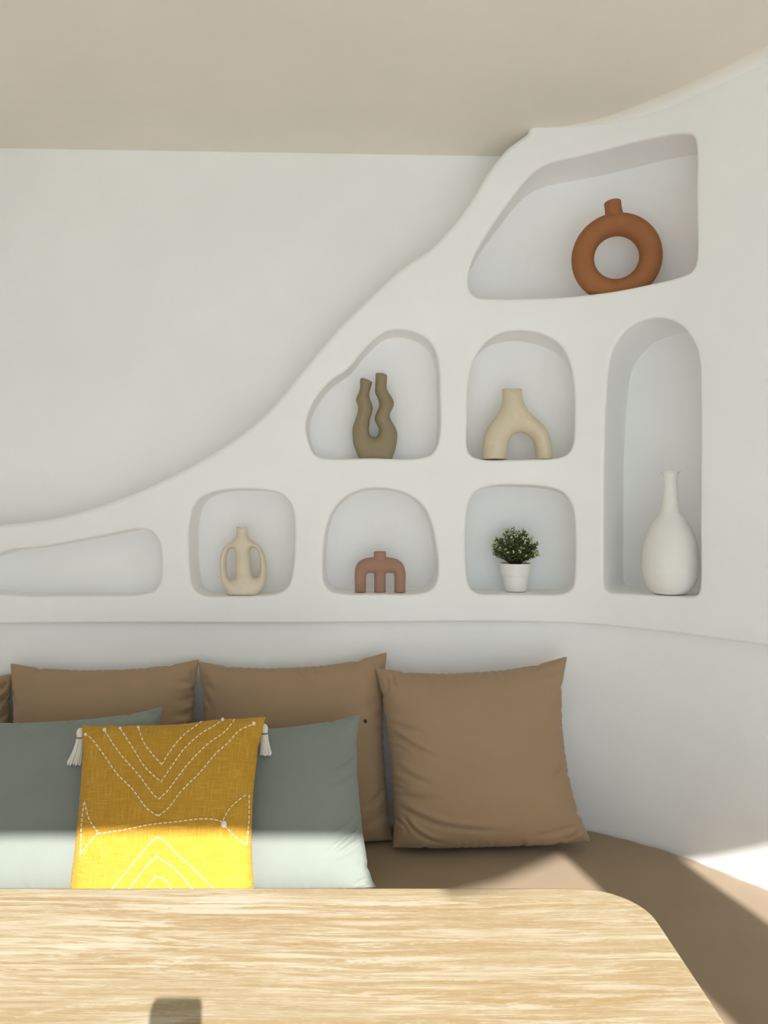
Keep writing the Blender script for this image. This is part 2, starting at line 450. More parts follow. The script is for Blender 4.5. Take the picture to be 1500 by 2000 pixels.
# ------------------------------------------------------------------ the thick niche wall
def build_niche_wall():
    mb = MB()
    r = 0.009
    loops = []
    ang = np.linspace(0, math.pi / 2, 6)
    for k, q in OUT.items():
        dep = NICHES[k][0]
        n = normals2d(q, True)
        prof = [(r * (1 - math.sin(a)), r * (1 - math.cos(a))) for a in ang]
        rb = 0.004
        for dd in (r + .003, r + .03, dep - rb - .03, dep - rb - .003, dep - rb): prof.append((0.0, dd))
        for a in ang[1:]: prof.append((-rb * (1 - math.cos(a)), dep - rb + rb * math.sin(a)))
        rows = [W(q[:, 0] + n[:, 0] * o, q[:, 1] + n[:, 1] * o, d) for o, d in prof]
        mb.grid(rows, True)
        loops.append(q + n * r)
        # back panel
        qi = q - n * rb; c = np.array([(qi[:, 0].min() + qi[:, 0].max()) / 2, (qi[:, 1].min() + qi[:, 1].max()) / 2])
        rows = [W(c[0] + (qi[:, 0] - c[0]) * s, c[1] + (qi[:, 1] - c[1]) * s, np.full(len(qi), dep)) for s in (1, .97, .85, .65, .45, .25, .08)]
        mb.grid(rows, True)
        nn = len(qi); mb.add(rows[-1], [tuple(range(nn))])
    # swoosh edge from the left end up to the ceiling
    sw = [(-850,1125),(-500,1090),(-250,1052),(0,1025),(100,1012),(200,985),(300,945),(400,893),(480,840),(530,795),(600,711),(660,640),(720,580),(780,525),(840,483),(880,442),(920,390),(955,333),(990,289),(1022,265),(1033,255),(1035,238)]
    s = resample(catmull([px_wall(*p) for p in sw], 8), 0.01)
    s[0, 0] = PU[0]
    ns = normals2d(s, False)                            # left-to-right: right-hand normal points down-right, into the mass
    rs = 0.018
    prof = [(rs * (1 - math.sin(a)), rs * (1 - math.cos(a))) for a in ang] + [(0, .05), (0, .10), (0, .19)]
    rows = [W(s[:, 0] + ns[:, 0] * o, s[:, 1] + ns[:, 1] * o, d) for o, d in prof]
    mb.grid(rows)
    s0 = s + ns * rs
    # lower lip
    ub = np.arange(PU[0], UMAX, 0.02)
    zb = 1.0385 + 0.0018 * np.sin(2.2 * ub + 1) + 0.0012 * np.sin(6.3 * ub)
    b = np.stack([ub, zb], 1)
    rl = 0.008
    prof = [(rl * (1 - math.sin(a)), rl * (1 - math.cos(a))) for a in ang] + [(0, .06)]
    rows = [W(b[:, 0], b[:, 1] + o, d) for o, d in prof]
    mb.grid(rows)
    b0 = b + np.array([0, rl])
    top = CEIL + 0.01
    tu = np.arange(s0[-1, 0] + 0.02, UMAX, 0.02)
    t = np.stack([tu, np.full(len(tu), top)], 1)
    boundary = np.vstack([b0, t[::-1], s0[::-1]])
    g = 0.025
    uu, zz = np.meshgrid(np.arange(PU[0] + g, UMAX - g, g), np.arange(1.03 + g, top, g))
    pts = np.stack([uu.ravel() + (zz.ravel() / g % 2) * g * .25, zz.ravel()], 1)
    keep = pip(pts, boundary) & (dist_poly(pts, boundary) > 0.014)
    for lp in loops: keep &= ~pip(pts, lp) & (dist_poly(pts, lp) > 0.012)
    pts = pts[keep]
    allv = [Vector(p) for p in boundary]; edges = []; nb = len(boundary)
    edges += [(i, (i + 1) % nb) for i in range(nb)]
    for lp in loops:
        o = len(allv); allv += [Vector(p) for p in lp]; edges += [(o + i, o + (i + 1) % len(lp)) for i in range(len(lp))]
    allv += [Vector(p) for p in pts]
    ov, oe, of, *_ = delaunay_2d_cdt(allv, edges, [], 0, 1e-6)
    V = np.array([(v.x, v.y) for v in ov])
    cen = np.array([V[list(f)].mean(0) for f in of])
    ok = pip(cen, boundary)
    for lp in loops: ok &= ~pip(cen, lp)
    mb.add(W(V[:, 0], V[:, 1], np.zeros(len(V))), [tuple(f) for f, q in zip(of, ok) if q])
    bm = bmesh.new()
    vs = [bm.verts.new(v) for v in mb.v]
    for f in mb.f:
        try: bm.faces.new([vs[i] for i in f])
        except ValueError: pass
    bmesh.ops.remove_doubles(bm, verts=bm.verts, dist=2e-5)
    bmesh.ops.recalc_face_normals(bm, faces=bm.faces)
    # cove where the curved end meets the ceiling
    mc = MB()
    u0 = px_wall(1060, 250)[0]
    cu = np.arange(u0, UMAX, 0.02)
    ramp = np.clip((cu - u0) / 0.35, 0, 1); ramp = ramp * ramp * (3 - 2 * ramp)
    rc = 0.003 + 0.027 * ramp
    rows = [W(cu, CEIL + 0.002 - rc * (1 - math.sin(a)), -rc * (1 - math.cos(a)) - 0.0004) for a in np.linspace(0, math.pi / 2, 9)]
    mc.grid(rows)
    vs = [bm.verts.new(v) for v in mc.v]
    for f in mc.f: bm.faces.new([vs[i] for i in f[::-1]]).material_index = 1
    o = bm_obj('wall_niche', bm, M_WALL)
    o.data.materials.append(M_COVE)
    return struct(o)
build_niche_wall()

# recessed upper wall behind the thick wall
mb = MB()
xs = np.linspace(-2.42, 0.75, 60); zs = np.linspace(1.15, CEIL + 0.02, 30)
rows = [[(x, 2.27 + 0.05 * (x + 1.13) / 1.44 + 0.002 * math.sin(3 * x + z) * math.sin(2.5 * z), z) for x in xs] for z in zs]
mb.grid(rows)
struct(mesh_obj('wall_upper', mb.v, mb.f, M_WALL))
# lower wall
us = np.arange(PU[0], UMAX, 0.03); zs = np.linspace(0, 1.07, 24)
mb = MB(); mb.grid([W(us, np.full(len(us), z), 0.024) for z in zs])
struct(mesh_obj('wall_lower', mb.v, mb.f, M_WALL))
# ceiling, floor, terrace
def box_mesh(boxes):
    mb = MB()
    for x0, x1, y0, y1, z0, z1 in boxes:
        v = [(x, y, z) for x in (x0, x1) for y in (y0, y1) for z in (z0, z1)]
        mb.add(v, [(0, 1, 3, 2), (4, 6, 7, 5), (0, 4, 5, 1), (2, 3, 7, 6), (0, 2, 6, 4), (1, 5, 7, 3)])
    return mb
b = box_mesh([(-2.6, 2.1, FRONT_Y, 2.6, CEIL, CEIL + 0.15)])
struct(mesh_obj('ceiling', b.v, b.f, M_CEIL, smooth=False))
b = box_mesh([(-2.6, 2.1, FRONT_Y, 2.6, -0.1, 0.0)])
struct(mesh_obj('floor', b.v, b.f, M_FLOOR, smooth=False))
b = box_mesh([(-9, 9, -12, FRONT_Y, -0.12, -0.02)])
struct(mesh_obj('floor_terrace', b.v, b.f, M_TERR, smooth=False))
b = box_mesh([(-2.55, -2.40, FRONT_Y, 2.5, 0, CEIL)])
struct(mesh_obj('wall_left', b.v, b.f, M_WALL, smooth=False))
# front wall behind the viewer: unseen, two openings whose edges are shaped to throw the sun patches
def prism(poly, y0, y1):
    n = len(poly)
    v = [(x, y0, z) for x, z in poly] + [(x, y1, z) for x, z in poly]
    f = [tuple(range(n)), tuple(range(2 * n - 1, n - 1, -1))] + [(i, i + n, (i + 1) % n + n, (i + 1) % n) for i in range(n)]
    return v, f
mb = MB()
Y0, Y1 = FRONT_Y, FRONT_Y + 0.10
for poly in ([(-1.0, 2.124), (0.575, 2.124), (0.583, 1.96), (0.704, 1.977), (0.896, 2.024), (1.11, 2.102), (1.11, CEIL), (-1.0, CEIL)],
             [(-2.5, 0), (-1.0, 0), (-1.0, CEIL), (-2.5, CEIL)],
             [(1.11, 0), (1.378, 0), (1.378, CEIL), (1.11, CEIL)],
             [(1.378, 2.085), (1.47, 2.09), (1.566, 2.12), (1.74, 2.16), (1.74, CEIL), (1.378, CEIL)],
             [(1.74, 0), (2.05, 0), (2.05, CEIL), (1.74, CEIL)]):
    mb.add(*prism(poly, Y0, Y1))
struct(mesh_obj('wall_front', mb.v, mb.f, M_WALL, smooth=False))

# ------------------------------------------------------------------ bench and seat cushion
pairs = [((-2.38, 1.56), -2.38), ((-1.5, 1.56), -1.5), ((-0.8, 1.56), -0.8), ((0.0, 1.56), 0.0), ((0.22, 1.54), 0.30),
         ((0.40, 1.45), 0.62), ((0.50, 1.30), 0.86), ((0.60, 1.10), 1.12), ((0.72, 0.84), 1.45), ((0.86, 0.50), 1.85),
         ((0.98, 0.15), 2.22), ((1.06, -0.25), 2.62), ((1.08, -0.60), 2.97)]
pp = catmull([(a[0], a[1], u) for a, u in pairs], 14)
INN = pp[:, :2]; OU = pp[:, 2]
def seat_rows(prof, off):
    outer = W(OU, 0 * OU, off, False)[:, :2]
    d = INN - outer; ln = np.linalg.norm(d, axis=1)[:, None]; d = d / ln
    rows = []
    for t, ex, z in prof:                               # t 0 at the wall, 1 at the inner edge, ex metres beyond
        xy = outer + d * (ln * t + ex)
        rows.append(np.stack([xy[:, 0], xy[:, 1], np.full(len(xy), z)], 1))
    return rows
SEATZ = 0.468
def end_cap(mb, rows):
    for e in (0, -1):
        vs = [r[e] for r in rows]; mb.add(vs, [tuple(range(len(vs)))])
prof = [(0, 0, .375), (0, 0.0, .44), (0, .004, .458), (0, .014, SEATZ - .002), (0, .03, SEATZ)]
prof += [(t, 0, SEATZ + 0.006 * math.sin(math.pi * t)) for t in np.linspace(.12, .88, 9)]
prof += [(1, -.05, SEATZ), (1, -.025, SEATZ - .004), (1, -.008, SEATZ - .016), (1, 0, SEATZ - .035), (1, 0, .40), (1, -.006, .382), (1, -.02, .375), (0, 0, .375)]
rows = seat_rows(prof, 0.020)
rng = np.random.RandomState(4)
mb = MB()
for i, r_ in enumerate(rows):
    w = 1.0 if 3 <= i <= 14 else 0
    s_ = np.arange(len(r_)) / len(r_)
    puck = 0.0
    if i in (2, 3, 4): puck = 0.0018 * np.sin(s_ * 140) * np.sin(s_ * 83 + 1)
    r_[:, 2] += w * 0.0015 * np.sin(s_ * 60 + i) + puck
mb.grid(rows); end_cap(mb, rows[:-1])
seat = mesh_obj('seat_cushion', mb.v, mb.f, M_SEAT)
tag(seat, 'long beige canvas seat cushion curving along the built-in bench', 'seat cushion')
prof = [(0, 0, 0.001), (0, 0, .373), (1, -.02, .373), (1, -.012, .365), (1, -.012, 0.001), (0, 0, .001)]
rows = seat_rows(prof, 0.020)
mb = MB(); mb.grid(rows); end_cap(mb, rows[:-1])
bench = mesh_obj('built_in_bench', mb.v, mb.f, M_WALL, smooth=False)
tag(bench, 'white plaster built-in bench base under the beige seat cushion', 'bench')

# ------------------------------------------------------------------ table
def round_rect(x0, x1, y0, y1, r, n=10):
    out = []
    for cx, cy, a0 in ((x1 - r, y1 - r, 0), (x0 + r, y1 - r, 90), (x0 + r, y0 + r, 180), (x1 - r, y0 + r, 270)):
        for k in range(n + 1):
            a = R(a0 + 90 * k / n); out.append((cx + r * math.cos(a), cy + r * math.sin(a)))
    return out
tab = empty('dining_table', (-0.45, 0.86, 0))
TX0, TX1, TY0, TY1 = -0.95, 0.855, -0.37, 0.372
rings = []
rt = 0.10
for off, z in ((0, .7500), (0.003, .7494), (0.006, .7475), (.0085, .744), (.010, .739), (.010, .722), (.008, .716), (.003, .712), (-.004, .711)):
    e = off - 0.010
    rings.append([(x, y, z) for x, y in round_rect(TX0 - e, TX1 + e, TY0 - e, TY1 + e, rt + e)])
mb = MB(); mb.grid(rings, True)
n = len(rings[0])
mb.add(rings[0], [tuple(range(n))]); mb.add(rings[-1], [tuple(range(n))])
top = mesh_obj('tabletop', mb.v, mb.f, M_WOOD, tab)
m = top.modifiers.new('e', 'EDGE_SPLIT'); m.split_angle = R(40)
mb = box_mesh([(TX0 + .12, TX1 - .12, TY0 + .10, TY0 + .125, .63, .711), (TX0 + .12, TX1 - .12, TY1 - .125, TY1 - .10, .63, .711),
               (TX0 + .12, TX0 + .145, TY0 + .125, TY1 - .125, .63, .711), (TX1 - .145, TX1 - .12, TY0 + .125, TY1 - .125, .63, .711)])
mesh_obj('apron', mb.v, mb.f, M_WOOD, tab, smooth=False)
for x in (TX0 + .12, TX1 - .12 - .06):
    for y in (TY0 + .10, TY1 - .10 - .06):
        mb = MB()
        rows = []
        for z, s in ((.63, .03), (.5, .03), (.002, .022)):
            cx, cy = x + .03, y + .03
            rows.append([(cx + a * s, cy + c * s, z) for a, c in ((-1, -1), (1, -1), (1, 1), (-1, 1))])
        mb.grid(rows, True); mb.add(rows[0], [(0, 1, 2, 3)]); mb.add(rows[-1], [(3, 2, 1, 0)])
        mesh_obj('leg', mb.v, mb.f, M_WOOD, tab, smooth=False)
tag(tab, 'whitewashed pale wooden dining table with rounded corners in the foreground', 'table')

# ------------------------------------------------------------------ pillows: two inflated cloth sheets sewn at the border
def sim_pillow(seed, N=44, steps=240, pressure=1.0, sag=0.0, bend=0.004):
    rng = np.random.RandomState(seed)
    g = np.linspace(-.5, .5, N); X, Y = np.meshgrid(g, g, indexing='ij')
    L0 = 1.0 / (N - 1)
    env = (1 - (2 * X) ** 2) * (1 - (2 * Y) ** 2)
    nz = np.zeros((N, N))
    for _ in range(26):
        kx, ky = rng.uniform(-26, 26, 2); nz += np.sin(kx * X + ky * Y + rng.uniform(0, 6.28)) / 26
    F = np.stack([X, Y, 0.05 * env + 0.02 * nz * env ** .3], -1)
    B = np.stack([X, Y, -0.05 * env + 0.02 * nz * env ** .3], -1)
    Fv, Bv = np.zeros_like(F), np.zeros_like(B)
    border = np.zeros((N, N), bool); border[0] = border[-1] = True; border[:, 0] = border[:, -1] = True
    def proj(A, sa, sb, rest, k, only_stretch=False):
        a, b = A[sa], A[sb]; d = b - a
        l = np.sqrt((d * d).sum(-1, keepdims=True)) + 1e-9
        c = (l - rest) / l * d * 0.5 * k
        if only_stretch: c = c * (l > rest)
        A[sa] += c; A[sb] -= c
    s = np.s_
    sets = []
    for p in (0, 1):
        M_ = (N - p) // 2 * 2 + p
        sets.append((s[p:M_ - 1 + 0:2, :], s[p + 1:M_:2, :], L0, 1.0, False))
        sets.append((s[:, p:M_ - 1:2], s[:, p + 1:M_:2], L0, 1.0, False))
    for p in (0, 1):
        M_ = (N - p) // 2 * 2 + p
        sets.append((s[p:M_ - 1:2, :-1], s[p + 1:M_:2, 1:], L0 * 2 ** .5, .25, True))
        sets.append((s[p:M_ - 1:2, 1:], s[p + 1:M_:2, :-1], L0 * 2 ** .5, .25, True))
    dt = 1.0
    for it in range(steps):
        for A, V_, sg in ((F, Fv, 1), (B, Bv, -1)):
            du = np.gradient(A, axis=0); dv = np.gradient(A, axis=1)
            n = np.cross(du, dv) / (L0 * L0)
            pr = 0.00010 * pressure
            V_ *= 0.90
            V_ += n * pr * sg
            if sag: V_[..., 1] -= 0.000012 * sag
            # bending: pull towards the mean of the neighbours
            lap = np.zeros_like(A)
            lap[1:-1, 1:-1] = (A[2:, 1:-1] + A[:-2, 1:-1] + A[1:-1, 2:] + A[1:-1, :-2]) / 4 - A[1:-1, 1:-1]
            V_ += lap * bend
        F0, B0 = F.copy(), B.copy()
        F += Fv; B += Bv
        for _ in range(5):
            for sa, sb, rest, k, st in sets:
                proj(F, sa, sb, rest, k, st); proj(B, sa, sb, rest, k, st)
            mid = (F[border] + B[border]) / 2
            F[border] = mid; B[border] = mid
        Fv, Bv = F - F0, B - B0
    return F, B

def build_pillow(name, corners, thick, seed, mat, pressure=1.0, N=52, edges=(1, 1, 1, 1), bows=(0, 0, 0, 0), shape=None, steps=200, rest=SEATZ + .0065, folds=(), pucker=.0012):
    """corners TL, TR, BR, BL in the room; edges: how much of the sim's inward bow each side keeps (bottom, top, left, right)"""
    F, B = sim_pillow(seed, N, steps=steps, pressure=pressure)
    c = {k: F[i, j].copy() for k, (i, j) in dict(BL=(0, 0), BR=(-1, 0), TR=(-1, -1), TL=(0, -1)).items()}
    # bilinear inverse is close to affine here: normalise by the mean corner square
    x0 = (c['BL'][0] + c['TL'][0]) / 2; x1 = (c['BR'][0] + c['TR'][0]) / 2
    y0 = (c['BL'][1] + c['BR'][1]) / 2; y1 = (c['TL'][1] + c['TR'][1]) / 2
    zmax = np.percentile(np.abs(F[..., 2]), 99.5)
    nS = lambda A: (A[..., 0] - x0) / (x1 - x0)
    nT = lambda A: (A[..., 1] - y0) / (y1 - y0)
    bs, bt = nS(F[:, 0]), nT(F[:, 0]); ts, tt = nS(F[:, -1]), nT(F[:, -1])
    ls, lt = nS(F[0]), nT(F[0]); rs_, rt_ = nS(F[-1]), nT(F[-1])
    sm = lambda a: np.convolve(np.pad(a, 4, mode='edge'), np.ones(9) / 9, 'valid')
    TL, TR, BR, BL = [np.array(v) for v in corners]
    nrm = np.cross(TR - BL, TL - BR); nrm /= np.linalg.norm(nrm)
    if nrm[1] > 0: nrm = -nrm                           # towards the viewer
    prr = np.random.RandomState(seed + 100); pk = [(prr.uniform(5, 17), prr.uniform(0, 6.28)) for _ in range(5)]
    def mapit(A, side):
        s_, t_ = nS(A), nT(A)
        def f(xq, xa, ya): 
            o = np.argsort(xa); return np.interp(xq, xa[o], sm(ya)[o])
        db = f(s_, bs, bt); dtp = f(s_, ts, tt) - 1; dl = f(t_, lt, ls); dr = f(t_, rt_, rs_) - 1
        bow = lambda q: 4 * np.clip(q, 0, 1) * (1 - np.clip(q, 0, 1))
        T = t_ + ((edges[0] - 1) * db - bows[0] * bow(s_)) * (1 - t_) + ((edges[1] - 1) * dtp + bows[1] * bow(s_)) * t_
        S_ = s_ + ((edges[2] - 1) * dl - bows[2] * bow(t_)) * (1 - s_) + ((edges[3] - 1) * dr + bows[3] * bow(t_)) * s_
        s_, t_ = S_, T
        if shape is not None: s_, t_ = shape(s_, t_)
        s3, t3 = s_[..., None], t_[..., None]
        p = BL * (1 - s3) * (1 - t3) + BR * s3 * (1 - t3) + TR * s3 * t3 + TL * (1 - s3) * t3
        p = p + nrm * (A[..., 2:3] / zmax * thick)
        # soft puckers running in from the seams
        q = np.minimum(np.clip(t_, 0, 1), np.clip(1 - t_, 0, 1)); q2 = np.minimum(np.clip(s_, 0, 1), np.clip(1 - s_, 0, 1))
        r1 = sum(np.sin(f_ * s_ * 6.28 + ph + 2.5 * t_) for f_, ph in pk) / len(pk)
        r2 = sum(np.sin(f_ * t_ * 6.28 + ph + 2.5 * s_) for f_, ph in pk) / len(pk)
        dsp = pucker * (r1 * np.exp(-q / .07) * np.clip(q / .02, 0, 1) + r2 * np.exp(-q2 / .07) * np.clip(q2 / .02, 0, 1)) * 1.6
        px = CX + p[..., 0] / p[..., 1] * FPX; py = CY - (p[..., 2] - EYE) / p[..., 1] * FPX
        edge = np.clip(np.minimum(q, q2) / .03, 0, 1)
        if side > 0:
            for line, w, amp in folds:
                ln = resample(catmull(line, 6), 3.0)
                tg = np.gradient(ln, axis=0); tg /= np.linalg.norm(tg, axis=1)[:, None]
                Pq = np.stack([px, py], -1).reshape(-1, 1, 2) - ln[None]
                dist = np.sqrt((Pq ** 2).sum(-1)); j = dist.argmin(1)
                v_ = Pq[np.arange(len(j)), j]; sd = v_[:, 0] * tg[j, 1] - v_[:, 1] * tg[j, 0]
                over = np.abs((v_ * tg[j]).sum(1))
                tau = j / (len(ln) - 1); tp = np.clip(tau / .12, 0, 1) * np.clip((1 - tau) / .45, 0, 1)
                dd = dist[np.arange(len(j)), j]
                prof_ = -np.exp(-(sd / w) ** 2) + .55 * np.exp(-((sd - 2.1 * w) / (1.5 * w)) ** 2)
                f_ = (prof_ * tp * (dd < 8 * w) * np.exp(-(over / (2 * w)) ** 2) * amp * .0016).reshape(px.shape)
                dsp = dsp + f_ * edge
        p = p + nrm * (dsp * side)[..., None]
        zz = p[..., 2] - rest                           # settle on the seat
        p[..., 2] = rest + .003 + np.where(zz > .02, zz - .003, .017 * np.exp((zz - .02) / .017))
        return p
    def up(A):                                          # twice as fine before the folds go in
        m_ = np.zeros((2 * N - 1, 2 * N - 1, 3)); m_[::2, ::2] = A
        for ax in (0, 1):
            m_ = np.swapaxes(m_, 0, ax); a_ = m_[::2]
            pad = np.concatenate([2 * a_[:1] - a_[1:2], a_, 2 * a_[-1:] - a_[-2:-1]])
            m_[1::2] = (9 * (a_[:-1] + a_[1:]) - pad[:-3] - pad[3:]) / 16
            m_ = np.swapaxes(m_, 0, ax)
        return m_
    F, B = up(F), up(B)
    PF, PB = mapit(F, 1), mapit(B, -1)
    n = 2 * N - 1; idf = np.arange(n * n).reshape(n, n); idb = -np.ones((n, n), int)
    verts = [tuple(v) for v in PF.reshape(-1, 3)]; uvs = [(i / (n - 1), j / (n - 1)) for i in range(n) for j in range(n)]
    for i in range(n):
        for j in range(n):
            if i in (0, n - 1) or j in (0, n - 1): idb[i, j] = idf[i, j]
            else: idb[i, j] = len(verts); verts.append(tuple(PB[i, j])); uvs.append((i / (n - 1), j / (n - 1)))
    faces = []
    for i in range(n - 1):
        for j in range(n - 1):
            faces.append((idf[i, j], idf[i + 1, j], idf[i + 1, j + 1], idf[i, j + 1]))
            faces.append((idb[i, j], idb[i, j + 1], idb[i + 1, j + 1], idb[i + 1, j]))
    cen = (TL + TR + BR + BL) / 4
    base = Vector((cen[0], cen[1], rest + .003))
    verts = [tuple(Vector(v) - base) for v in verts]
    o = mesh_obj(name, verts, faces, mat)
    ul = o.data.uv_layers.new(name='UVMap')
    for lp in o.data.loops: ul.data[lp.index].uv = uvs[lp.vertex_index]
    o.location = base
    bm = bmesh.new(); bm.from_mesh(o.data); bmesh.ops.recalc_face_normals(bm, faces=bm.faces); bm.to_mesh(o.data); bm.free()
    sb = o.modifiers.new('sub', 'SUBSURF'); sb.levels = 1; sb.render_levels = 1
    return o

GB = 'beige back cushions along the bench'
def corners(*q): return [P(*c) for c in q]
Z3 = lambda L: [(680 + x / 3, 1260 + y / 3) for x, y in L]
Z4 = lambda L: [(360 + x / 3.409, 1260 + y / 3.409) for x, y in L]
F4 = [(Z3([(235,500),(330,560),(430,620),(545,665)]), 4, 5), (Z3([(240,590),(300,600),(360,640)]), 3.5, 3.5), (Z3([(215,450),(330,490),(500,530)]), 5, 3),
      (Z3([(270,700),(370,770),(500,820)]), 5, 3.5), (Z3([(285,940),(400,1000),(560,1060),(760,1085),(950,1090)]), 4.5, 6),
      (Z3([(320,1000),(380,1080),(470,1140),(600,1170)]), 3.5, 6), (Z3([(285,1030),(330,1060),(350,1120)]), 3, 5), (Z3([(300,870),(400,900),(560,905)]), 6, 3),
      (Z3([(255,165),(262,220),(285,270)]), 4, 5), (Z3([(225,180),(235,240),(215,300)]), 3, 5), (Z3([(450,165),(480,230),(500,260)]), 7, 3), (Z3([(440,270),(490,310),(530,350)]), 5, 2.5),
      (Z3([(1245,690),(1220,750),(1170,800)]), 4, 5), (Z3([(1232,300),(1200,380),(1150,440)]), 6, 3), (Z3([(1220,215),(1180,260),(1160,330)]), 6, 3),
      (Z3([(1355,1085),(1320,1120),(1230,1150)]), 3, 6), (Z3([(1340,1060),(1200,1100),(1050,1125)]), 5, 4), (Z3([(1260,130),(1200,150),(1100,170)]), 6, 2.5)]
F3 = [(Z4([(1335,950),(1270,1030),(1180,1100)]), 4, 6), (Z4([(1340,985),(1300,1040),(1190,1110)]), 3, 3), (Z4([(1365,1090),(1290,1150),(1190,1230)]), 6, 5), (Z4([(1300,370),(1240,400),(1160,430)]), 6, 3),
      (Z4([(130,200),(150,260),(200,330)]), 6, 4), (Z4([(115,230),(135,340),(190,430)]), 5, 4), (Z4([(1290,150),(1240,130),(1150,130)]), 6, 3), (Z4([(720,180),(760,200),(800,260)]), 7, 2)]
Z2 = lambda L: [(x / 3.571, 1260 + y / 3.571) for x, y in L]
F2 = [(Z2([(1395,330),(1330,370),(1200,400)]), 5, 6), (Z2([(1400,400),(1310,410),(1230,440)]), 4, 5), (Z2([(1390,280),(1290,260),(1180,270)]), 5, 4), (Z2([(1380,450),(1300,480),(1180,500)]), 5, 5),
      (Z2([(1330,180),(1340,230),(1320,270)]), 5, 5), (Z2([(950,180),(880,210),(820,280)]), 6, 2.5), (Z2([(1050,180),(980,230),(930,300)]), 6, 2), (Z2([(100,380),(115,430),(120,500)]), 5, 4)]
FS2 = [(Z4([(1135,720),(1060,780),(960,830)]), 4, 3), (Z4([(1150,830),(1060,890),(950,920)]), 5, 3), (Z4([(1140,1110),(1050,1190),(900,1260)]), 5, 3.5),
       (Z4([(1165,1190),(1060,1290),(920,1410)]), 4.5, 5), (Z4([(1180,1280),(1080,1350),(980,1400)]), 4, 4), (Z4([(1215,1560),(1180,1570),(1130,1600)]), 3, 4)]
FS1 = [([(316, 1384), (300, 1395), (285, 1412)], 6, 5), ([(300, 1392), (250, 1402), (200, 1412)], 6, 2.5), ([(30, 1408), (60, 1430), (80, 1470)], 8, 2)]
c1 = build_pillow('back_cushion', corners((-355, 1305, 2.12), (25, 1316, 2.14), (18, 1650, 2.05), (-355, 1650, 2.03)), .075, 11, M_BEIGE, edges=(0, .6, .6, .2), folds=[([(14, 1330), (2, 1345), (-20, 1352)], 5, 9), ([(20, 1352), (6, 1366), (-12, 1380)], 5, 9), ([(20, 1385), (4, 1400), (-20, 1408)], 6, 7)])
tag(c1, 'beige cushion cut off by the left edge of the view, only its crumpled end showing', 'cushion', GB)
c2 = build_pillow('back_cushion', corners((21, 1296, 2.12), (388, 1288, 2.12), (389, 1652, 2.03), (12, 1652, 2.03)), .08, 5, M_BEIGE, edges=(0, .55, .3, .35), folds=F2)
tag(c2, 'beige cushion standing behind the left sage cushion and yellow cushion', 'cushion', GB)
c3 = build_pillow('back_cushion', corners((388, 1292, 2.12), (755, 1274, 2.12), (768, 1654, 2.04), (391, 1654, 2.03)), .08, 7, M_BEIGE, edges=(0, .7, .3, .35), folds=F3)
tag(c3, 'beige cushion with a small dark spot, behind the right sage cushion', 'cushion', GB)
c4 = build_pillow('back_cushion', corners((733, 1304, 2.078), (1108, 1282, 2.075), (1155, 1642, 1.995), (767, 1655, 1.975)), .092, 9, M_BEIGE, edges=(-.35, .7, .4, 1.0), folds=F4)
tag(c4, 'rightmost beige cushion, fully visible, leaning on the white wall', 'cushion', GB)
GS = 'sage blue cushions on the bench'
s1 = build_pillow('throw_cushion', corners((-95, 1405, 1.935), (318, 1380, 1.93), (336, 1752, 1.78), (-90, 1752, 1.78)), .07, 21, M_BLUE, pressure=.8, edges=(0, .7, .6, .7), folds=FS1)
tag(s1, 'sage blue cushion at the left edge, left of the yellow cushion', 'cushion', GS)
s2 = build_pillow('throw_cushion', corners((352, 1428, 1.935), (704, 1395, 1.925), (737, 1750, 1.785), (345, 1752, 1.78)), .07, 23, M_BLUE, pressure=.8, edges=(0, .5, .6, .7), folds=FS2)
tag(s2, 'sage blue cushion right of the yellow cushion', 'cushion', GS)
def yshape(s_, t_):
    return s_, t_ + 0.030 / (1 + np.exp(-(s_ - .64) / .06)) * np.clip(t_, 0, 1) ** 3
ye = build_pillow('throw_cushion', corners((160, 1417, 1.822), (519, 1411, 1.817), (508, 1806, 1.648), (122, 1806, 1.648)), .045, 31, M_YELLOW, pressure=.5, edges=(.2, .05, .3, .3), bows=(0, .0, -.015, -.045), shape=yshape)
tag(ye, 'mustard yellow linen cushion with white running stitches and corner tassels', 'cushion')

def bvh_world(o):
    dg = bpy.context.evaluated_depsgraph_get(); dg.update()
    e = o.evaluated_get(dg); me = e.to_mesh()
    t = BVHTree.FromPolygons([o.matrix_world @ v.co for v in me.vertices], [tuple(p.vertices) for p in me.polygons])
    e.to_mesh_clear(); return t
bpy.context.view_layer.update()
EYEV = Vector((0, 0, EYE))
def hit(t, px, py):
    d = (P(px, py, 1.0) - EYEV).normalized()
    h = t.ray_cast(EYEV, d)
    return (h[0], h[1]) if h[0] else (None, None)

def tube(mb, pts, rad, seg=8, cap=True):
    pts = [Vector(p) for p in pts]; rows = []
    rr = rad if hasattr(rad, '__len__') else [rad] * len(pts)
    ref = None
    for i, p in enumerate(pts):
        t = (pts[min(i + 1, len(pts) - 1)] - pts[max(i - 1, 0)]).normalized()
        if ref is None:
            ref = t.orthogonal().normalized()
        a = (ref - t * ref.dot(t)).normalized(); ref = a; b_ = t.cross(a)
        rows.append([p + (a * math.cos(2 * math.pi * k / seg) + b_ * math.sin(2 * math.pi * k / seg)) * rr[i] for k in range(seg)])
    mb.grid(rows, True)
    if cap:
        mb.add(rows[0], [tuple(range(seg))[::-1]]); mb.add(rows[-1], [tuple(range(seg))])

def ball(mb, c, r, nu=10, nv=6, sc=(1, 1, 1)):
    rows = [[(c[0] + r * sc[0] * math.sin(math.pi * i / nv) * math.cos(2 * math.pi * j / nu), c[1] + r * sc[1] * math.sin(math.pi * i / nv) * math.sin(2 * math.pi * j / nu), c[2] + r * sc[2] * math.cos(math.pi * i / nv)) for j in range(nu)] for i in range(nv + 1)]
    mb.grid(rows, True)

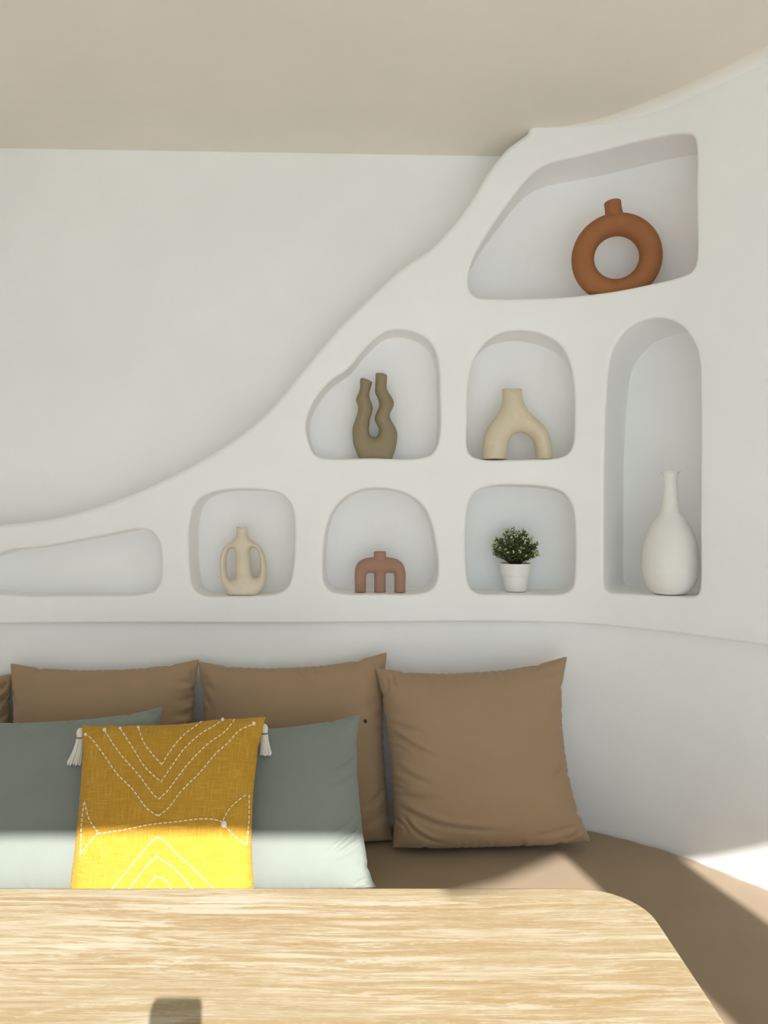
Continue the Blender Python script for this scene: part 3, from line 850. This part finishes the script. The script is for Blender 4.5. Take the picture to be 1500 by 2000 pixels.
# stitches follow the cloth of the yellow cushion
YB = bvh_world(ye)
ST = [
 [(215,210),(245,225),(330,330),(420,460),(520,560),(610,680),(650,710),(685,728)], [(685,728),(745,680),(830,570),(950,450),(1050,330),(1120,270),(1200,185),(1290,145)],
 [(340,185),(430,320),(560,470),(650,590),(685,622)], [(685,622),(740,570),(870,400),(1000,270),(1110,190),(1175,110)],
 [(440,175),(530,310),(600,420),(700,512)], [(700,512),(770,410),(850,300),(950,210),(1050,150),(1092,120)],
 [(555,170),(590,260),(640,330),(705,402)], [(705,402),(770,300),(850,210),(920,160),(975,118)],
 [(215,640),(245,750),(295,830)], [(300,835),(240,905),(185,975)], [(190,960),(195,800),(212,645)],
 [(300,842),(480,815),(620,785),(800,765),(940,748),(1030,750),(1095,768)],
 [(1095,755),(1130,690),(1190,630),(1250,587)], [(1258,597),(1256,750),(1245,915)], [(1105,790),(1160,850),(1240,915)],
 [(680,865),(640,890),(590,950),(500,1060),(390,1190),(350,1240)], [(680,865),(720,885),(790,960),(900,1060),(1035,1190),(1070,1230)],
 [(670,985),(600,1060),(500,1190),(465,1240)], [(670,985),(780,1060),(900,1190),(935,1230)],
 [(665,1115),(610,1190),(590,1230)], [(665,1115),(720,1130),(765,1190),(790,1230)]]
iv = Vector(ye.location)
for line in ST:
    mb = MB()
    q = resample(catmull([(100 + x / 3.261, 1370 + y / 3.261) for x, y in line], 6), 1.0)
    i = 0
    while i < len(q) - 3:
        seg = q[i:i + 7:2]
        pts = []
        for k, (x, y) in enumerate(seg):
            h, nn = hit(YB, x, y)
            if h is None: continue
            lift = 0.0006 if k in (0, len(seg) - 1) else 0.0018
            pts.append(h + nn * lift - iv)
        if len(pts) >= 2: tube(mb, pts, 0.00165, 6)
        i += 10
    if mb.v:
        st = mesh_obj('stitched_line', mb.v, mb.f, M_THREAD, ye); st['label'] = 'cream running stitches'; st['kind'] = 'thing'
for x, y, r_ in ((340,185,4),(440,175,3),(555,168,3),(222,210,3.2),(980,114,3.8),(1092,120,3.8),(1178,110,4.6),(1290,142,3.8),(1100,782,6.2)):
    h, nn = hit(YB, 100 + x / 3.261, 1370 + y / 3.261)
    if h is None: continue
    mk = MB(); ball(mk, h + nn * 0.0015 - iv, r_ * .0011, sc=(1, .8, 1.15))
    mesh_obj('knot', mk.v, mk.f, M_TASSEL, ye)

def tassel(top_w, length, flare, lean, seed):
    rnd = random.Random(seed)
    base = top_w - iv
    mb = MB()
    ball(mb, base + Vector((0, 0, -.011)), .0095, 12, 8, (1, .9, 1.35))
    tube(mb, [base + Vector((.004, 0, 0)), base + Vector((0, 0, -.004))], .0022)
    n = 150
    for k in range(n):
        a = rnd.uniform(0, 6.283); rr = math.sqrt(rnd.random())
        L_ = length * rnd.uniform(.88, 1.03)
        pts = []
        for i in range(6):
            t = i / 5
            w = .0075 * (1 - .1 * t) + flare * t ** 1.6
            pts.append(base + Vector((math.cos(a) * rr * w + lean * t ** 1.5, math.sin(a) * rr * w * .7, -.016 - L_ * t)))
        tube(mb, pts, .00135, 5)
    t_ = mesh_obj('tassel', mb.v, mb.f, M_TASSEL, ye); t_['label'] = 'white cotton tassel'
    mb = MB()
    pts = [base + Vector((math.cos(a) * .0086, math.sin(a) * .0076, -.021)) for a in np.linspace(0, 2 * math.pi, 17)]
    tube(mb, pts, .0014, 6)
    bd = mesh_obj('binding', mb.v, mb.f, M_BAND, t_); bd['label'] = 'brown binding thread'
tassel(P(157, 1423, 1.825), .068, .011, -.013, 1)
tassel(P(516, 1415, 1.838), .056, .007, .004, 2)
# small dark spot on the third back cushion
t = bvh_world(c3); h, nn = hit(t, 713.5, 1408.5)
if h is not None:
    mb = MB(); rnd = random.Random(3); iv3 = Vector(c3.location)
    ax = nn.orthogonal().normalized(); ay = nn.cross(ax); ctr = h + nn * .0012 - iv3
    ring = []
    for k in range(14):
        a = 2 * math.pi * k / 14; ring.append(ctr + (ax * math.cos(a) + ay * math.sin(a)) * .0052 * rnd.uniform(.75, 1.2))
    ring2 = [p - nn * .003 for p in ring]
    mb.grid([ring, ring2], True); mb.add(ring, [tuple(range(14))])
    o = mesh_obj('stain', mb.v, mb.f, plain('dark_stain', (.05, .035, .02), .9, .1), c3); o['label'] = 'small dark spot'

# ------------------------------------------------------------------ ceramics
def eval_mesh(o):
    dg = bpy.context.evaluated_depsgraph_get(); dg.update()
    return bpy.data.meshes.new_from_object(o.evaluated_get(dg))

def blob_vase(name, parts, mat, base, depth_scale=1.0, voxel=.0016, smooth=6, mouths=(), rz=0, mouth_depth=.03):
    """parts: list of (centreline px, radii px); all in the plane of the object, local x across, z up. base: world foot point."""
    if isinstance(parts, MB): mb = parts
    else:
        mb = MB()
        for pts, rad in parts: tube(mb, pts, rad, 28)
    mb.v = [(x, y * depth_scale, z) for x, y, z in mb.v]
    o = mesh_obj(name + '_raw', mb.v, mb.f)
    rm = o.modifiers.new('r', 'REMESH'); rm.mode = 'VOXEL'; rm.voxel_size = voxel
    sm = o.modifiers.new('s', 'SMOOTH'); sm.factor = .5; sm.iterations = smooth
    cut = []
    for mpt, mdir, mr in mouths:
        mm = MB(); a = Vector(mpt) + Vector(mdir).normalized() * .01; b_ = Vector(mpt) - Vector(mdir).normalized() * mouth_depth
        tube(mm, [a, b_], mr, 24)
        co = mesh_obj('cutter', mm.v, mm.f, smooth=False); cut.append(co)
        bl = o.modifiers.new('b', 'BOOLEAN'); bl.operation = 'DIFFERENCE'; bl.object = co; bl.solver = 'EXACT'
    me = eval_mesh(o)
    bm = bmesh.new(); bm.from_mesh(me)
    geo = bm.verts[:] + bm.edges[:] + bm.faces[:]
    res = bmesh.ops.bisect_plane(bm, geom=geo, plane_co=(0, 0, 0), plane_no=(0, 0, 1), clear_inner=True)
    ed = [e for e in res['geom_cut'] if isinstance(e, bmesh.types.BMEdge)]
    bmesh.ops.holes_fill(bm, edges=ed, sides=0)
    bmesh.ops.recalc_face_normals(bm, faces=bm.faces)
    for c in cut: bpy.data.objects.remove(c)
    bpy.data.objects.remove(o)
    ob = bm_obj(name, bm, mat)
    es = ob.modifiers.new('e', 'EDGE_SPLIT'); es.split_angle = R(50)
    ob.location = base; ob.rotation_euler = (0, 0, rz)
    return ob

def lp(pts, cx, zy, d):
    """traced px points (x, y[, r]) -> local metres about (cx, floor line zy)"""
    k = d / FPX
    return [((p[0] - cx) * k, 0, (zy - p[1]) * k) for p in pts], [p[2] * k for p in pts]

def smooth_line(pts, n=6):
    return [tuple(p) for p in catmull(pts, n)]

def foot(k, px, d, half=0.03):
    """foot point on the floor of niche k under pixel column px at distance d; also the pixel row of that floor point"""
    x = (px - CX) / FPX * d
    pos = W(PU, 0 * PU, 0, False)
    u = PU[np.argmin((pos[:, 0] - x) ** 2 + (pos[:, 1] - d) ** 2)]
    z = max(floor_z(k, u + e) for e in (-half, 0, half)) + 0.0012
    return Vector((x, d, z)), CY + (EYE - z) / d * FPX

# snake vase
def inflate(outline_px, holes_px, cx, zy, d, rmax, g=2.0, ysc=1.0):
    """closed silhouette (px) to a solid whose section rounds off like a pipe; local metres"""
    k = d / FPX
    loops = [resample(catmull(q, 6, True), 1.2, True) for q in [outline_px] + holes_px]
    bnd = np.vstack(loops)
    x0, y0 = loops[0].min(0); x1, y1 = loops[0].max(0)
    X, Y = np.meshgrid(np.arange(x0, x1, g), np.arange(y0, y1, g)); pts = np.stack([X.ravel(), Y.ravel()], 1)
    ok = pip(pts, loops[0])
    for h in loops[1:]: ok &= ~pip(pts, h)
    pts = pts[ok]; pts = pts[dist_poly(pts, bnd) > .8]
    av = [Vector(p) for p in bnd] + [Vector(p) for p in pts]; ed = []; o = 0
    for l_ in loops:
        ed += [(o + i, o + (i + 1) % len(l_)) for i in range(len(l_))]; o += len(l_)
    ov, oe, of, *_ = delaunay_2d_cdt(av, ed, [], 0, 1e-5)
    V = np.array([(v.x, v.y) for v in ov]); cen = np.array([V[list(f)].mean(0) for f in of])
    okf = pip(cen, loops[0])
    for h in loops[1:]: okf &= ~pip(cen, h)
    dd = np.minimum(dist_poly(V, bnd), rmax); dd[dd < .35] = 0
    h = np.sqrt(np.maximum(rmax ** 2 - (rmax - dd) ** 2, 0)) * ysc
    m = MB(); L_ = len(V)
    m.v = [((x - cx) * k, -t * k, (zy - y) * k) for (x, y), t in zip(V, h)] + [((x - cx) * k, t * k, (zy - y) * k) for (x, y), t in zip(V, h)]
    back = [i if h[i] == 0 else i + L_ for i in range(L_)]
    for f, q in zip(of, okf):
        if q: m.f.append(tuple(f)); m.f.append(tuple(back[i] for i in f[::-1]))
    return m

d = 2.2; ft, zy = foot('B', 733, d); k = d / FPX
C2 = lambda L: [(560 + x / 2.586, 600 + y / 2.586) for x, y in L]
sil = C2([(373,360),(388,358),(404,363),(420,370),(432,379),(427,398),(418,430),(418,455),(428,482),(434,510),(430,535),(422,560),(418,590),(415,615),(418,638),(428,652),(442,657),(456,651),(464,635),(465,615),(458,598),(447,577),(445,555),(454,530),(464,508),(466,486),(459,460),(447,435),(446,400),(449,365),(450,334),(464,331),(480,332),(494,336),(506,343),(506,370),(505,405),(512,425),(528,450),(540,475),(541,495),(533,515),(523,535),(521,550),(527,570),(545,600),(557,630),(558,660),(553,700),(545,730),(534,760),(530,785),(366,785),(362,760),(348,725),(336,690),(332,650),(333,610),(341,580),(352,550),(358,525),(360,510),(356,490),(349,470),(352,456),(362,435),(370,405)])
v = blob_vase('vase', inflate(sil, [], 733, zy, d, 20, ysc=.95), M_TAUPE, ft, mouths=[(((715 - 733) * k, 0, (zy - 741) * k), (.02, 0, 1), 6 * k), (((745 - 733) * k, 0, (zy - 731) * k), (0, 0, 1), 6 * k)], smooth=6, voxel=.0013, mouth_depth=.008)
tag(v, 'taupe ceramic vase with two wavy necks in the slanted niche', 'vase')

# arch vase on two legs
d = 2.21; ft, zy = foot('C', 1009, d, .10); k = d / FPX
sil = C2([(1090,414),(1112,410),(1138,409),(1164,410),(1187,414),(1189,440),(1196,475),(1210,510),(1235,540),(1270,570),(1300,602),(1322,640),(1335,690),(1340,750),(1341,800),(1336,812),(1264,812),(1259,800),(1257,745),(1250,700),(1235,665),(1210,642),(1180,634),(1150,642),(1128,664),(1117,700),(1113,750),(1111,800),(1107,812),(990,812),(985,800),(985,740),(990,690),(1000,640),(1018,600),(1045,565),(1070,530),(1083,500),(1088,470),(1090,440)])
v = blob_vase('vase', inflate(sil, [], 1009, zy, d, 28), M_CREAM, ft, mouths=[(((1000 - 1009) * k, 0, (zy - 759) * k), (0, 0, 1), 14 * k)], smooth=6)
tag(v, 'cream ceramic arch vase standing on two legs', 'vase')

# two handled vase
d = 2.205; ft, zy = foot('E', 475, d); k = d / FPX
C3 = lambda L: [(340 + x / 2.679, 920 + y / 2.679) for x, y in L]
sil = C3([(328,293),(340,291),(356,290),(372,291),(385,293),(385,320),(386,340),(394,352),(408,363),(428,376),(448,392),(465,415),(477,445),(484,485),(486,530),(483,570),(474,600),(460,624),(445,645),(430,665),(290,665),(276,640),(264,615),(254,595),(245,565),(240,520),(240,470),(246,430),(262,400),(285,380),(308,365),(320,352),(327,340),(328,318)])
holes = [C3([(300,404),(312,409),(320,425),(322,460),(321,500),(321,530),(322,550),(315,564),(300,569),(286,560),(277,530),(274,490),(276,450),(284,419),(291,408)]),
         C3([(412,401),(425,404),(438,420),(446,450),(449,490),(447,530),(440,551),(426,560),(412,551),(405,530),(401,490),(397,450),(397,420),(403,406)])]
v = blob_vase('vase', inflate(sil, holes, 475, zy, d, 17), M_SAND, ft, mouths=[(((473 - 475) * k, 0, (zy - 1029) * k), (0, 0, 1), 7 * k)], smooth=4, voxel=.0012)
tag(v, 'sandy cream ceramic vase with a long hole on each side', 'vase')

# three legged vase
d = 2.205; ft, zy = foot('F', 742, d)
A = [
 [(742,1077,11.8),(742,1090,11.8),(742,1105,12)],
 [(704,1165,10.8),(704,1140,10.8),(704.5,1120,11.5),(709,1108,13.5),(722,1104,15),(742,1104,15.5),(762,1104,15),(775,1108,13.5),(780.5,1120,11.5),(781,1140,10.8),(781,1165,10.8)],
 [(742,1165,11.2),(742,1130,11.2),(742,1105,12)]]
parts = [lp(smooth_line(a, 5), 742, zy, d) for a in A]; k = d / FPX
v = blob_vase('vase', parts, M_BRICK, ft, .95, mouths=[((0, 0, (zy - 1077) * k), (0, 0, 1), 8.5 * k)], smooth=4)
tag(v, 'dusty red ceramic vase on three legs with a short central neck', 'vase')

# ring vase
d = 2.135; ft, zy = foot('A', 1204, d); k = d / FPX
ring = [((1204 + 64 * math.cos(a) - 1204) * k, 0, (zy - (503 - 64.5 * math.sin(a))) * k) for a in np.linspace(0, 2 * math.pi, 73)]
parts = [(ring[:-1] + [ring[0], ring[1]], [21.8 * k] * 74)]
parts.append(lp([(1196.5, 394, 16.2), (1198, 408, 16), (1200, 422, 17), (1201, 438, 18)], 1204, zy, d))
v = blob_vase('vase', parts, M_TERRA, ft, 1.12, mouths=[(((1196.5 - 1204) * k, 0, (zy - 394) * k), (-.08, 0, 1), 12 * k)], smooth=8, rz=R(-12))
tag(v, 'terracotta ring shaped vase with a large round hole', 'vase')

# tall bottle vase
def lathe(prof, seg=48):
    mb = MB()
    rows = [[(r_ * math.cos(2 * math.pi * j / seg), r_ * math.sin(2 * math.pi * j / seg), z) for j in range(seg)] for r_, z in prof]
    mb.grid(rows, True)
    if prof[0][0] > 1e-4: mb.add(rows[0], [tuple(range(seg))])
    if prof[-1][0] > 1e-4: mb.add(rows[-1], [tuple(range(seg))])
    return mb
d = 2.035; ft, zy = foot('H', 1309, d); k = d / FPX
pr = [(24, 0), (30, 1.5), (40, 10), (47, 22), (51.5, 38), (53.2, 56), (52.6, 76), (50, 96), (45, 113), (37, 131), (27, 147), (19.5, 160), (15.5, 176), (14, 195), (13, 215), (13.2, 228), (15, 234), (18.5, 237.2), (19, 238.4), (17.8, 239), (13.5, 237), (10.5, 232), (10, 200)]
c = catmull(pr, 5)
mb = lathe([(max(r_, .1) * k, z * k) for r_, z in c])
v = mesh_obj('vase', mb.v, mb.f, M_WHITE); v.location = ft
tag(v, 'tall white bottle shaped vase with a slim neck in the arched niche', 'vase')

# potted plant
d = 2.232; ft, zy = foot('G', 1007, d); k = d / FPX
pl = empty('potted_plant', ft)
pr = [(19, 0), (20.5, .6), (21.5, 3), (23.3, 14), (24.7, 27), (25.2, 29.5), (27.2, 31), (27.9, 33), (29.4, 44), (30.6, 53.5), (30.4, 54.6), (29.2, 54.6), (28.4, 52), (27.5, 46), (27, 46)]
mb = lathe([(r_ * k, z * k) for r_, z in pr])
pot = mesh_obj('pot', mb.v, mb.f, M_POT, pl); pot['label'] = 'white pot with a stepped rim'
e = pot.modifiers.new('e', 'EDGE_SPLIT'); e.split_angle = R(45)
mb = MB(); rows = [[(r_ * k * math.cos(2 * math.pi * j / 32), r_ * k * math.sin(2 * math.pi * j / 32), (50 + (28 - r_) * .08) * k) for j in range(32)] for r_ in (27.6, 18, 8, 1)]
mb.grid(rows, True); mb.add(rows[-1], [tuple(range(32))]); mesh_obj('soil', mb.v, mb.f, M_SOIL, pl)
rnd = random.Random(8)
stems = MB(); leaves = MB(); leaves2 = MB(); flow = MB()
def leaf(mb, p, d_, L_, w_):
    d_ = d_.normalized(); s_ = d_.cross(Vector((rnd.uniform(-1, 1), rnd.uniform(-1, 1), rnd.uniform(-1, 1)))).normalized(); n_ = s_.cross(d_)
    v = [p, p + d_ * L_ * .35 + s_ * w_ + n_ * w_ * .3, p + d_ * L_ * .75 + s_ * w_ * .8 + n_ * w_ * .2, p + d_ * L_ - n_ * w_ * .2,
         p + d_ * L_ * .75 - s_ * w_ * .8 + n_ * w_ * .2, p + d_ * L_ * .35 - s_ * w_ + n_ * w_ * .3, p + d_ * L_ * .5]
    mb.add(v, [(0, 1, 6), (1, 2, 6), (2, 3, 6), (3, 4, 6), (4, 5, 6), (5, 0, 6)])
for q in range(150):
    a = rnd.uniform(0, 6.283); ph = math.acos(rnd.uniform(-.12, 1))
    rr = rnd.uniform(.80, 1.02)
    tip = Vector((math.sin(ph) * math.cos(a) * 47, math.sin(ph) * math.sin(a) * 36, 74 + math.cos(ph) * 50)) * k * 1.0
    tip = Vector((tip.x * rr, tip.y * rr, 74 * k + (tip.z - 74 * k) * rr))
    b0 = Vector((math.cos(a) * 8 * rnd.random(), math.sin(a) * 8 * rnd.random(), 49)) * k
    ctrl = b0.lerp(tip, .5) + Vector((0, 0, 6 * k))
    pts = [(b0 * (1 - t) ** 2 + ctrl * 2 * t * (1 - t) + tip * t * t) for t in np.linspace(0, 1, 7)]
    tube(stems, pts, .0006, 4, False)
    dirn = (pts[-1] - pts[-2]).normalized()
    for i in range(22):
        t = rnd.uniform(.35, 1.0); j = min(int(t * 6), 5); p = pts[j].lerp(pts[j + 1], t * 6 - j)
        dd = dirn * rnd.uniform(.2, 1) + Vector((rnd.gauss(0, 1), rnd.gauss(0, 1), rnd.gauss(0, .8))) * .6
        leaf(leaves if rnd.random() < .68 else leaves2, p, dd, rnd.uniform(.0055, .0095), rnd.uniform(.0013, .0022))
    if rnd.random() < .62:
        for i in range(7):
            dd = dirn + Vector((rnd.gauss(0, 1), rnd.gauss(0, 1), rnd.gauss(0, 1))) * .7
            leaf(flow, pts[-1] + Vector((rnd.gauss(0, .0015), rnd.gauss(0, .0015), rnd.gauss(0, .0015))), dd, rnd.uniform(.004, .0065), rnd.uniform(.0014, .002))
mesh_obj('stems', stems.v, stems.f, M_STEM, pl)
fo = mesh_obj('foliage', leaves.v + leaves2.v, leaves.f + [tuple(i + len(leaves.v) for i in f) for f in leaves2.f], M_LEAF, pl, smooth=False)
fo.data.materials.append(M_LEAF2)
for i, p in enumerate(fo.data.polygons): p.material_index = 0 if i < len(leaves.f) else 1
fl = mesh_obj('blossoms', flow.v, flow.f, M_FLOWER, pl, smooth=False); fl['label'] = 'pale green blossoms'
tag(pl, 'small bushy green plant in a white pot', 'plant')

# ------------------------------------------------------------------ chair tucked at the near side of the table (casts the small bar shadow)
ch = empty('dining_chair', (-0.352, 0.455, 0))
def rbox(name, x0, x1, y0, y1, z0, z1, parent, bev=.006):
    b = box_mesh([(x0, x1, y0, y1, z0, z1)])
    o = mesh_obj(name, b.v, b.f, M_DARKWOOD, parent, smooth=False)
    bv = o.modifiers.new('b', 'BEVEL'); bv.width = bev; bv.segments = 4
    return o
for sx in (-1, 1):
    rbox('back_post', sx * .205 - .030, sx * .205 + .030, -.011, .011, .001, 1.018, ch, .006)
    rbox('leg', sx * .205 - .02, sx * .205 + .02, .37, .41, .001, .43, ch)
rbox('seat', -.22, .22, .02, .43, .43, .46, ch, .01)
rbox('back_rail', -.176, .176, -.012, .012, .80, .90, ch)
rbox('back_rail', -.176, .176, -.012, .012, .62, .68, ch)
tag(ch, 'wooden dining chair at the near side of the table', 'chair')
